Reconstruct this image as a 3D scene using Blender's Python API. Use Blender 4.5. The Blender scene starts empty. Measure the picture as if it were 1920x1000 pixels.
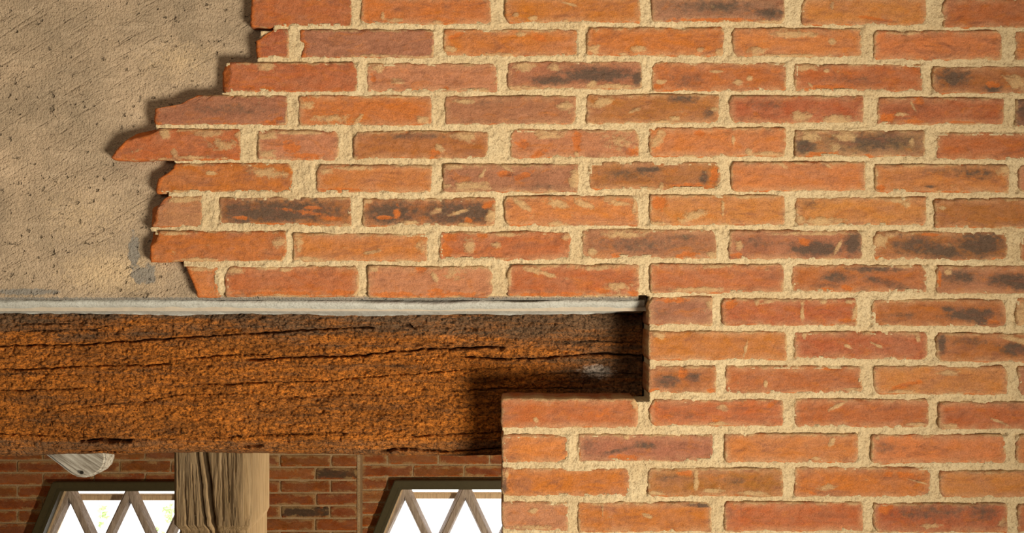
import bpy, bmesh, math, random
import numpy as np
from mathutils import Vector

# ------------------------------------------------------------------ camera, light, exposure
SC = bpy.context.scene
COL = SC.collection
S = 0.0009            # metres per photo pixel on the front brick face (y = 0)
D = 2.4               # camera distance from that face

cam_d = bpy.data.cameras.new('camera')
cam_d.lens = 50.0; cam_d.sensor_width = 36.0
cam_d.clip_start = 0.05; cam_d.clip_end = 200
cam = bpy.data.objects.new('camera', cam_d); COL.objects.link(cam)
cam.location = (0, -D, 0); cam.rotation_euler = (math.pi/2, 0, 0)
SC.camera = cam

SC.view_settings.view_transform = 'Standard'
SC.view_settings.look = 'None'
SC.view_settings.gamma = 1.0
SC.view_settings.exposure = 0.0
SC.view_settings.use_curve_mapping = False

world = bpy.data.worlds.new('overcast_sky'); SC.world = world
world.use_nodes = True
bg = world.node_tree.nodes['Background']
bg.inputs[0].default_value = (0.96, 0.98, 1.0, 1); bg.inputs[1].default_value = 3.2

def spot(name, loc, target, energy, col, size, blend, radius):
    l = bpy.data.lights.new(name, 'SPOT'); l.energy = energy; l.color = col
    l.spot_size = math.radians(size); l.spot_blend = blend; l.shadow_soft_size = radius
    o = bpy.data.objects.new(name, l); COL.objects.link(o); o.location = loc
    o.rotation_euler = (Vector(target) - Vector(loc)).to_track_quat('-Z', 'Y').to_euler()
    return o
TINT = (1.0, 0.90, 0.74)
spot('work_lamp', (1.80, -2.70, -1.40), (-0.55, 0, 0.36), 900, TINT, 58, 1.0, 0.55)
spot('back_room_lamp', (1.60, 0.70, -1.70), (-0.62, 3.6, -0.75), 400, (1.0, 0.80, 0.54), 80, 0.6, 0.10)
def area(name, loc, target, energy, col, size):
    l = bpy.data.lights.new(name, 'AREA'); l.energy = energy; l.color = col; l.size = size
    o = bpy.data.objects.new(name, l); COL.objects.link(o); o.location = loc
    o.rotation_euler = (Vector(target) - Vector(loc)).to_track_quat('-Z', 'Y').to_euler()
    return o
area('back_room_fill', (-0.5, 0.55, 0.8), (-0.4, 2.4, -0.8), 6, (1.0, 0.84, 0.62), 0.5)  # added fill light, hidden above the beam; brightens post front and back wall
area('front_room_fill', (-0.9, -2.6, 0.8), (-0.3, 0, -0.1), 13, (1.0, 0.90, 0.76), 0.9)  # added fill light out of view, lifts the shadows on brick and plaster

# ------------------------------------------------------------------ helpers
def lin(r, g, b):
    f = lambda c: c/12.92 if c <= 0.04045 else ((c+0.055)/1.055)**2.4
    return np.array([f(r/255), f(g/255), f(b/255)])
def alb(r, g, b, k=0.80):                     # surface colour from its look under the warm lamp
    return np.clip(lin(r, g, b)/np.array(TINT)*k, 0.004, 0.9)

def P(px, py, y=0.0):
    k = (D+y)/D
    return ((px-960)*S*k, y, (500-py)*S*k)

def _hash(ix, iy, seed):
    h = (ix.astype(np.int64)*374761393 + iy.astype(np.int64)*668265263 + seed*1274126177) & 0xffffffff
    h = ((h ^ (h >> 13))*1103515245) & 0xffffffff
    h = (h ^ (h >> 16)) & 0xffffffff
    return h/4294967295.0
def vn(x, y, seed=0):
    x = np.asarray(x, float); y = np.asarray(y, float)
    x, y = np.broadcast_arrays(x, y)
    ix = np.floor(x); iy = np.floor(y); fx = x-ix; fy = y-iy
    fx = fx*fx*(3-2*fx); fy = fy*fy*(3-2*fy)
    a = _hash(ix, iy, seed); b = _hash(ix+1, iy, seed); c = _hash(ix, iy+1, seed); d = _hash(ix+1, iy+1, seed)
    return ((a*(1-fx)+b*fx)*(1-fy) + (c*(1-fx)+d*fx)*fy)*2-1
def fbm(x, y, seed=0, octv=4):
    t = 0; a = 1.0; n = 0
    for i in range(octv):
        t = t + a*vn(x*2**i, y*2**i, seed+i*17); n += a; a *= 0.5
    return t/n

def sm(e0, e1, x):
    t = np.clip((x-e0)/(e1-e0), 0, 1); return t*t*(3-2*t)

def make_mesh(name, V, F, mat, parent=None, attrs=None, smooth=True):
    V = np.asarray(V, np.float32); F = np.asarray(F, np.int32)
    me = bpy.data.meshes.new(name)
    me.vertices.add(len(V)); me.vertices.foreach_set('co', V.ravel())
    n = F.shape[1]
    me.loops.add(F.size); me.loops.foreach_set('vertex_index', F.ravel())
    me.polygons.add(len(F))
    me.polygons.foreach_set('loop_start', np.arange(0, F.size, n, dtype=np.int32))
    me.polygons.foreach_set('loop_total', np.full(len(F), n, np.int32))
    me.update(calc_edges=True)
    me.polygons.foreach_set('use_smooth', np.full(len(F), smooth, bool))
    for k, a in (attrs or {}).items():
        a = np.asarray(a, np.float32)
        if a.shape[1] == 3: a = np.hstack([a, np.ones((len(a), 1), np.float32)])
        at = me.attributes.new(k, 'FLOAT_COLOR', 'POINT'); at.data.foreach_set('color', a.ravel())
    me.validate(); me.update()
    o = bpy.data.objects.new(name, me); COL.objects.link(o)
    if mat: me.materials.append(mat)
    if parent: o.parent = parent
    return o
def bm_obj(name, bm, mat, parent=None, smooth=False):
    bmesh.ops.recalc_face_normals(bm, faces=bm.faces)
    me = bpy.data.meshes.new(name); bm.to_mesh(me); bm.free()
    for p in me.polygons: p.use_smooth = smooth
    if mat: me.materials.append(mat)
    o = bpy.data.objects.new(name, me); COL.objects.link(o)
    if parent: o.parent = parent
    return o
def box(bm, x0, x1, y0, y1, z0, z1):
    v = [bm.verts.new((x, y, z)) for x in (x0, x1) for y in (y0, y1) for z in (z0, z1)]
    for f in ((0,1,3,2),(4,6,7,5),(0,4,5,1),(2,3,7,6),(0,2,6,4),(1,5,7,3)):
        bm.faces.new([v[i] for i in f])
def tag(o, label, cat, kind=None, group=None):
    o['label'] = label; o['category'] = cat
    if kind: o['kind'] = kind
    if group: o['group'] = group
    return o

# ------------------------------------------------------------------ materials
class NT:
    def __init__(s, name, rough=0.85, spec=0.25):
        s.m = bpy.data.materials.new(name); s.m.use_nodes = True
        s.n = s.m.node_tree.nodes; s.l = s.m.node_tree.links
        s.b = s.n['Principled BSDF']; s.b.inputs['Roughness'].default_value = rough
        s.b.inputs['Specular IOR Level'].default_value = spec
        s.tc = s.n.new('ShaderNodeTexCoord')
    def link(s, a, b): s.l.new(a, b)
    def map(s, sc, rot=(0,0,0)):
        m = s.n.new('ShaderNodeMapping'); m.inputs['Scale'].default_value = sc; m.inputs['Rotation'].default_value = rot
        s.link(s.tc.outputs['Object'], m.inputs['Vector']); return m.outputs[0]
    def rmap(s, rot, sc):
        m = s.n.new('ShaderNodeMapping'); m.inputs['Scale'].default_value = sc
        s.link(s.map((1, 1, 1), rot), m.inputs['Vector']); return m.outputs[0]
    def noise(s, scale, detail=4, rough=0.6, vec=None, dist=0):
        t = s.n.new('ShaderNodeTexNoise'); t.inputs['Scale'].default_value = scale
        t.inputs['Detail'].default_value = detail; t.inputs['Roughness'].default_value = rough
        t.inputs['Distortion'].default_value = dist
        s.link(vec or s.tc.outputs['Object'], t.inputs['Vector']); return t.outputs[0]
    def voro(s, scale, vec=None, feature='DISTANCE_TO_EDGE'):
        t = s.n.new('ShaderNodeTexVoronoi'); t.feature = feature; t.inputs['Scale'].default_value = scale
        s.link(vec or s.tc.outputs['Object'], t.inputs['Vector']); return t.outputs['Distance']
    def ramp(s, fac, stops):
        r = s.n.new('ShaderNodeValToRGB'); e = r.color_ramp.elements
        while len(e) < len(stops): e.new(0.5)
        for i, (p, c) in enumerate(stops):
            e[i].position = p; e[i].color = (c, c, c, 1) if not hasattr(c, '__len__') else (*c, 1)
        s.link(fac, r.inputs[0]); return r.outputs[0]
    def math(s, op, a, b=0.0, clamp=False):
        t = s.n.new('ShaderNodeMath'); t.operation = op; t.use_clamp = clamp
        for i, v in enumerate((a, b)):
            if isinstance(v, (int, float)): t.inputs[i].default_value = v
            else: s.link(v, t.inputs[i])
        return t.outputs[0]
    def mix(s, fac, a, b, mode='MIX'):
        t = s.n.new('ShaderNodeMix'); t.data_type = 'RGBA'; t.blend_type = mode; t.clamp_factor = True
        for sock, v in ((t.inputs[0], fac), (t.inputs[6], a), (t.inputs[7], b)):
            if isinstance(v, (int, float)): sock.default_value = v
            elif hasattr(v, '__len__'): sock.default_value = (*v[:3], 1)
            else: s.link(v, sock)
        return t.outputs[2]
    def attr(s, name):
        t = s.n.new('ShaderNodeAttribute'); t.attribute_name = name; s.al = t.outputs['Alpha']; return t.outputs['Color']
    def sep(s, c):
        t = s.n.new('ShaderNodeSeparateColor'); s.link(c, t.inputs[0]); return t.outputs
    def bump(s, h, dist, strength=1.0, prev=None):
        t = s.n.new('ShaderNodeBump'); t.inputs['Distance'].default_value = dist; t.inputs['Strength'].default_value = abs(strength); t.invert = strength < 0
        s.link(h, t.inputs['Height'])
        if prev: s.link(prev, t.inputs['Normal'])
        return t.outputs[0]
    def out(s, col=None, nrm=None):
        if col is not None:
            if hasattr(col, '__len__'): s.b.inputs['Base Color'].default_value = (*col[:3], 1)
            else: s.link(col, s.b.inputs['Base Color'])
        if nrm: s.link(nrm, s.b.inputs['Normal'])
        return s.m

def brick_material(name, sc=1.0):
    t = NT(name, 0.9, 0.15)
    base = t.attr('Col'); mk = t.sep(t.attr('Mask'))
    alpha = t.al
    cloud = t.noise(34*sc, 5, 0.65, t.map((0.55, 1, 1)), 0.6)
    grain = t.noise(480*sc, 3, 0.75)
    mid = t.noise(120*sc, 4, 0.7, t.map((0.7, 1, 1)))
    c = t.mix(t.ramp(cloud, [(0.36, 0.0), (0.70, 0.62)]), base, alb(188, 128, 96))              # thin pinkish film
    c = t.mix(t.ramp(t.noise(48*sc, 4, 0.6, t.map((0.6, 1, 1.3)), 1.0), [(0.52, 0.0), (0.75, 0.55)]), c, alb(206, 116, 40))
    hn = t.ramp(t.noise(28*sc, 4, 0.65), [(0.34, 0.0), (0.58, 0.95)])
    c = t.mix(t.math('MULTIPLY', alpha, hn), c, alb(206, 152, 110))
    f = t.math('ADD', mk[0], t.math('MULTIPLY', t.math('SUBTRACT', mid, 0.5), 1.5))
    c = t.mix(t.math('MULTIPLY', t.ramp(f, [(0.25, 0.0), (0.8, 1.0)]), 0.88), c, alb(94, 78, 66))
    f = t.math('ADD', mk[2], t.math('MULTIPLY', t.math('SUBTRACT', mid, 0.5), 1.9))
    c = t.mix(t.math('MULTIPLY', t.ramp(f, [(0.36, 0.0), (0.72, 1.0)]), 0.8), c, alb(206, 110, 48))
    mid2 = t.noise(95*sc, 5, 0.75, t.map((0.8, 1, 1.1)), 0.5)
    wash = t.ramp(t.noise(30*sc, 5, 0.7, t.map((0.5, 1, 1.2), (0, 0.15, 0)), 0.8), [(0.55, 0.0), (0.75, 0.46)])
    f = t.math('ADD', t.math('MAXIMUM', mk[1], wash), t.math('MULTIPLY', t.math('SUBTRACT', mid2, 0.5), 1.9))
    c = t.mix(t.math('MULTIPLY', t.ramp(f, [(0.32, 0.0), (0.5, 0.55), (0.85, 1.0)]), 0.8), c, alb(212, 172, 122))
    st = t.noise(26*sc, 5, 0.7, t.map((0.5, 1, 1.6), (0, 0.3, 0)), 1.6)
    c = t.mix(t.ramp(st, [(0.30, 0.7), (0.49, 0.0)]), c, alb(148, 94, 70))
    g = t.ramp(grain, [(0.25, 0.66), (0.75, 1.28)])
    c = t.mix(1.0, c, g, 'MULTIPLY')
    g2 = t.ramp(mid, [(0.25, 0.84), (0.75, 1.13)])
    c = t.mix(1.0, c, g2, 'MULTIPLY')
    c = t.mix(1.0, c, (1.0, 0.97, 0.82), 'MULTIPLY')
    n = t.bump(mid, 0.0034, 0.7); n = t.bump(grain, 0.0014, 0.7, n)
    n = t.bump(t.ramp(f, [(0.36, 0.0), (0.62, 1.0)]), 0.0006, 0.7, n)
    return t.out(c, n)
MAT_BRICK = brick_material('reclaimed_brick')
MAT_BRICK_BACK = brick_material('old_brick', 0.55)

def grainy(name, c0, c1, c2, gscale=330, gdist=0.0016, big=9):
    t = NT(name, 0.95, 0.1)
    n1 = t.noise(gscale, 3, 0.65); n2 = t.noise(gscale*0.28, 3, 0.6); n3 = t.noise(big, 4, 0.6)
    c = t.mix(t.ramp(n3, [(0.35, 0.0), (0.65, 1.0)]), c0, c1)
    c = t.mix(t.ramp(n1, [(0.3, 0.6), (0.52, 0.0)]), c, c2)
    nn = t.bump(n2, gdist*2.2, 0.8); nn = t.bump(n1, gdist*1.5, 0.9, nn)
    return t.out(c, nn)
MAT_MORTAR = grainy('lime_mortar', alb(228, 196, 142), alb(217, 182, 128), alb(150, 112, 70), big=14)
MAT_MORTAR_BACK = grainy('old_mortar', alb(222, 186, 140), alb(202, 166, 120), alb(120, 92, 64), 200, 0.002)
MAT_CEMENT = grainy('cement', alb(208, 199, 174), alb(192, 182, 158), alb(150, 140, 116), 300, 0.0010)

def plaster_material():
    t = NT('sand_render', 0.95, 0.1)
    mk = t.sep(t.attr('Mask'))
    g1 = t.noise(300, 3, 0.7); g2 = t.noise(190, 4, 0.65); n3 = t.noise(7.0, 5, 0.62, None, 0.5)
    tr = t.noise(38, 4, 0.6, t.map((0.35, 1, 1.6), (0, 0.55, 0)), 0.4)
    c = t.mix(t.ramp(n3, [(0.32, 0.0), (0.66, 1.0)]), alb(206, 172, 130), alb(166, 140, 106))
    c = t.mix(t.ramp(tr, [(0.5, 0.0), (0.75, 0.5)]), c, alb(216, 184, 142))
    f = t.math('ADD', mk[1], t.math('MULTIPLY', t.math('SUBTRACT', g2, 0.5), 1.0))
    c = t.mix(t.ramp(f, [(0.25, 0.0), (0.75, 0.8)]), c, alb(224, 186, 134))
    f = t.math('ADD', mk[0], t.math('MULTIPLY', t.math('SUBTRACT', g2, 0.5), 0.9))
    c = t.mix(t.ramp(f, [(0.4, 0.0), (0.6, 0.85)]), c, alb(140, 130, 112))
    c = t.mix(t.ramp(g1, [(0.28, 0.5), (0.5, 0.0)]), c, alb(112, 92, 68))
    gr = t.voro(230, None, 'F1'); gr2 = t.voro(420, None, 'F1')
    sc_ = t.ramp(t.noise(120, 3, 0.6, t.rmap((0, 0.55, 0), (0.10, 1, 1.0)), 0.2), [(0.55, 1.0), (0.72, 0.0)])
    pits = t.ramp(t.noise(95, 2, 0.5), [(0.66, 1.0), (0.74, 0.0)])
    c = t.mix(1.0, c, t.ramp(pits, [(0.0, 0.55), (1.0, 1.0)]), 'MULTIPLY')
    n = t.bump(tr, 0.004, 0.3); n = t.bump(g2, 0.003, 0.5, n); n = t.bump(gr, 0.003, -0.35, n); n = t.bump(gr2, 0.0015, -0.6, n)
    n = t.bump(sc_, 0.0022, 0.6, n); n = t.bump(pits, 0.004, 0.9, n)
    return t.out(c, n)
MAT_PLASTER = plaster_material()

def beam_material():
    t = NT('decayed_oak', 0.85, 0.2)
    mk = t.sep(t.attr('Mask'))
    v1 = t.map((0.75, 1, 1.1), (0.3, 0.3, 0.2))
    cr = t.ramp(t.voro(120, v1), [(0.0, 0.0), (0.10, 1.0)])
    cr2 = t.ramp(t.voro(55, t.map((0.25, 1, 1.5), (0, 0.06, 0))), [(0.0, 0.0), (0.05, 1.0)])
    crk = t.noise(40, 3, 0.5, t.map((0.35, 1, 1)))
    chunk = t.noise(150, 5, 0.72, t.map((0.6, 1, 1.2), (0, 0.1, 0)), 0.7)
    fib = t.noise(60, 5, 0.7, t.map((0.10, 1, 1.6), (0, 0.05, 0)), 0.3)
    big = t.noise(9, 4, 0.6, t.map((0.5, 1, 1.4)))
    c = t.mix(t.ramp(chunk, [(0.34, 0.0), (0.60, 1.0)]), alb(122, 68, 22), alb(240, 138, 46))
    c = t.mix(t.ramp(fib, [(0.42, 0.0), (0.7, 0.55)]), c, alb(96, 60, 34))
    c = t.mix(t.ramp(big, [(0.45, 0.0), (0.7, 0.35)]), c, alb(128, 84, 44))
    f = t.math('ADD', mk[0], t.math('MULTIPLY', t.math('SUBTRACT', fib, 0.5), 2.4))
    c = t.mix(t.ramp(f, [(0.10, 0.0), (0.95, 0.88)]), c, alb(122, 92, 62))
    f = t.math('ADD', mk[1], t.math('MULTIPLY', t.math('SUBTRACT', chunk, 0.5), 2.0))
    c = t.mix(t.ramp(f, [(0.4, 0.0), (0.8, 0.75)]), c, alb(222, 200, 170))
    c = t.mix(1.0, c, t.ramp(t.math('ADD', cr, t.math('MULTIPLY', crk, 0.5)), [(0.3, 0.72), (0.9, 1.0)]), 'MULTIPLY')
    pit = t.noise(250, 3, 0.6, t.map((0.8, 1, 1.1)), 0.8)
    pr_ = t.ramp(pit, [(0.36, 0.0), (0.47, 1.0)])
    c = t.mix(1.0, c, t.ramp(pr_, [(0.0, 0.42), (1.0, 1.25)]), 'MULTIPLY')
    blot = t.noise(22, 4, 0.6, t.map((0.5, 1, 1.3)))
    c = t.mix(1.0, c, t.ramp(blot, [(0.3, 0.66), (0.6, 1.05)]), 'MULTIPLY')
    n = t.bump(pr_, 0.003, 0.8); n = t.bump(fib, 0.008, 0.6, n); n = t.bump(chunk, 0.007, 0.9, n)
    n = t.bump(t.noise(330, 3, 0.7), 0.003, 0.8, n); n = t.bump(cr2, 0.004, 0.3, n)
    return t.out(c, n)
MAT_BEAM = beam_material()

def wood_material(name, ca, cb, axis, sc=1.0):
    t = NT(name, 0.85, 0.2)
    m = {'z': (1.6, 1.6, 0.09), 'x': (0.09, 1.6, 1.6)}[axis]
    g = t.noise(60*sc, 5, 0.65, t.map(m), 0.4); f = t.noise(210*sc, 3, 0.6, t.map(m))
    c = t.mix(t.ramp(g, [(0.35, 0.0), (0.65, 1.0)]), ca, cb)
    c = t.mix(1.0, c, t.ramp(f, [(0.3, 0.72), (0.6, 1.08)]), 'MULTIPLY')
    n = t.bump(g, 0.006, 0.6); n = t.bump(f, 0.002, 0.7, n)
    return t.out(c, n)
MAT_POST = wood_material('weathered_oak', alb(226, 192, 144), alb(190, 156, 110), 'z')
MAT_LATTICE = wood_material('grey_oak', alb(232, 210, 186), alb(190, 166, 144), 'z')
MAT_SASH = wood_material('pale_oak', (0.86, 0.70, 0.50), (0.74, 0.56, 0.38), 'z')
def plain(name, c, rough=0.7, b=0.001):
    t = NT(name, rough, 0.3); n1 = t.noise(60, 4, 0.6)
    cc = t.mix(1.0, c, t.ramp(n1, [(0.3, 0.88), (0.7, 1.08)]), 'MULTIPLY')
    return t.out(cc, t.bump(n1, b, 0.4))
MAT_OLIVE = plain('olive_paint', alb(86, 76, 48), 0.55)
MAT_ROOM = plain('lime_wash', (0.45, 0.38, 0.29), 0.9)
MAT_FLOOR = plain('stone_floor', (0.22, 0.17, 0.12), 0.8)
MAT_LEAF = plain('leaf', (0.60, 0.78, 0.36), 0.6)
MAT_BARK = plain('bark', (0.12, 0.08, 0.05), 0.9)
MAT_GRASS = plain('pale_gravel', (0.75, 0.73, 0.68), 0.9)
def glass_material():
    m = bpy.data.materials.new('window_glass'); m.use_nodes = True
    n = m.node_tree.nodes; l = m.node_tree.links; n.remove(n['Principled BSDF'])
    tr = n.new('ShaderNodeBsdfTransparent'); gl = n.new('ShaderNodeBsdfGlossy'); gl.inputs['Roughness'].default_value = 0.02
    fr = n.new('ShaderNodeFresnel'); fr.inputs[0].default_value = 1.45
    mx = n.new('ShaderNodeMixShader'); l.new(fr.outputs[0], mx.inputs[0]); l.new(tr.outputs[0], mx.inputs[1]); l.new(gl.outputs[0], mx.inputs[2])
    l.new(mx.outputs[0], n['Material Output'].inputs[0]); return m
MAT_GLASS = glass_material()

# ------------------------------------------------------------------ front brick facing
PAL = {'O': (206,118,44), 'o': (218,134,70), 'R': (192,102,54), 'r': (176,92,55), 'P': (204,136,92),
       'V': (170,112,82), 'B': (172,106,50), 'D': (122,90,70), 'G': (158,118,86)}
# each brick: x0, x1, top, bottom, colour, optional left outline [(y, x), ...]
B = []
def course(*rows):
    for r in rows: B.append(r)
course((467,661,-6,50,'R',[(-6,470),(20,469),(50,466)]), (676,922,-6,46,'O'), (946,1202,-7,43,'O'), (1221,1472,-8,42,'G'), (1503,1738,-5,47,'o'), (1767,2020,-3,52,'R'))
course((479,542,54,108,'r',[(54,511),(62,497),(70,489),(76,479),(95,478),(108,479)]), (560,814,56,108,'V',[(56,560),(78,562),(80,569),(108,562)]), (830,1085,55,106,'O'), (1099,1359,51,105,'O'), (1373,1619,53,107,'o'), (1638,1880,58,112,'o'), (1903,2150,60,114,'o'))
course((414,671,117,173,'R',[(117,426),(124,418),(135,414),(173,414)],('left',[(117,436),(135,434),(150,431),(173,428)],0.6)), (687,934,119,173,'P'), (951,1205,115,168,'V'), (1221,1476,117,171,'R'), (1489,1733,120,172,'R'), (1748,2000,125,176,'B'))
course((289,540,180,234,'V',[(180,366),(188,348),(195,337),(199,312),(203,290),(234,289)]), (559,811,179,236,'O'), (833,1082,180,234,'V'), (1099,1350,177,232,'B'), (1367,1621,179,231,'r'), (1644,1884,183,234,'r'), (1902,2150,187,238,'D'))
course((208,452,243,300,'R',[(243,293),(246,266),(250,249),(266,231),(283,215),(297,206),(300,211)],('top',[(200,292),(214,284),(224,272),(240,264),(262,259),(284,253),(294,250),(296,240),(500,230)],1.5)), (482,637,244,300,'P'), (662,917,246,298,'B'), (955,1200,243,297,'P'), (1216,1474,240,294,'o'), (1490,1736,244,294,'G'), (1755,2010,248,300,'R'))
course((290,549,306,362,'O',[(306,323),(317,321),(322,314),(334,297),(352,290),(362,291)]), (592,811,309,362,'o'), (829,1085,308,361,'V'), (1103,1353,304,356,'B'), (1370,1624,304,359,'o'), (1640,1893,309,361,'o'), (1909,2160,310,362,'P'))
course((277,380,367,426,'P',[(367,315),(374,305),(385,297),(388,279),(405,277),(426,279)],('left',[(366,314),(382,299),(398,294),(412,292),(424,288)],1.3)), (410,660,370,425,'B'), (679,929,372,424,'B'), (945,1197,368,424,'o'), (1217,1473,366,423,'o'), (1491,1739,370,424,'o'), (1752,2004,373,428,'B'))
course((278,538,434,491,'O',[(434,278),(491,279)],('left',[(434,300),(452,294),(462,284),(474,281),(491,280)],1.2)), (548,803,438,490,'o'), (823,1071,435,488,'R'), (1091,1345,430,485,'V'), (1366,1619,432,487,'V'), (1636,1892,434,489,'B'), (1912,2160,440,491,'R'))
course((343,410,499,557,'o',[(499,343),(515,352),(535,362),(557,369)]), (421,672,500,556,'R'), (689,924,500,558,'P'), (950,1199,497,555,'R'), (1218,1471,496,550,'R'), (1484,1739,497,549,'B'), (1755,2008,499,552,'V'))
course((1215,1337,557,610,'V'), (1353,1608,560,611,'r'), (1634,1888,562,613,'B'), (1904,2150,558,612,'P'))
course((1215,1477,622,676,'O'), (1489,1741,623,675,'r'), (1755,2010,625,680,'B'))
course((1215,1344,687,738,'B'), (1360,1618,687,738,'R'), (1637,1890,687,740,'o'), (1908,2160,688,742,'V'))
course((939,1198,748,803,'R'), (1217,1470,750,800,'R'), (1488,1743,749,802,'R'), (1759,2012,754,806,'R'))
course((940,1067,816,869,'o'), (1083,1340,815,867,'V'), (1358,1611,814,868,'o'), (1633,1888,815,870,'o'), (1905,2160,816,871,'o'))
course((940,1183,878,932,'O'), (1214,1469,879,931,'B'), (1489,1747,877,933,'O'), (1760,2015,884,934,'o'))
course((940,1067,942,997,'P'), (1083,1335,943,998,'O'), (1357,1620,942,997,'R'), (1637,1890,945,999,'r'), (1908,2160,946,1000,'R'))
rnd = random.Random(4)
for k, y in enumerate((-69, -132, -195, -258)):                       # courses beyond the frame
    x = 470 + (k % 2)*135 - 60*k
    while x < 2150:
        B.append((x, x+254, y, y+53, rnd.choice('OoRRPVoB'))); x += 270
for k, y in enumerate((1006, 1069, 1132, 1195, 1258, 1321)):
    x = 940
    if k % 2 == 1:
        B.append((940, 1067, y, y+53, 'o')); x = 1082
    while x < 2150:
        B.append((x, x+254, y, y+53, rnd.choice('OoRRPVoB'))); x += 270
_first = {}
for b in list(B):                                                     # fill the courses to the right
    if b[1] > 1990 and b[2] > -20 and b[2] < 1001 and b[1] < 2150:
        B.append((b[1]+16, b[1]+160, b[2], b[3], rnd.choice('OoRP')))

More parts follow.
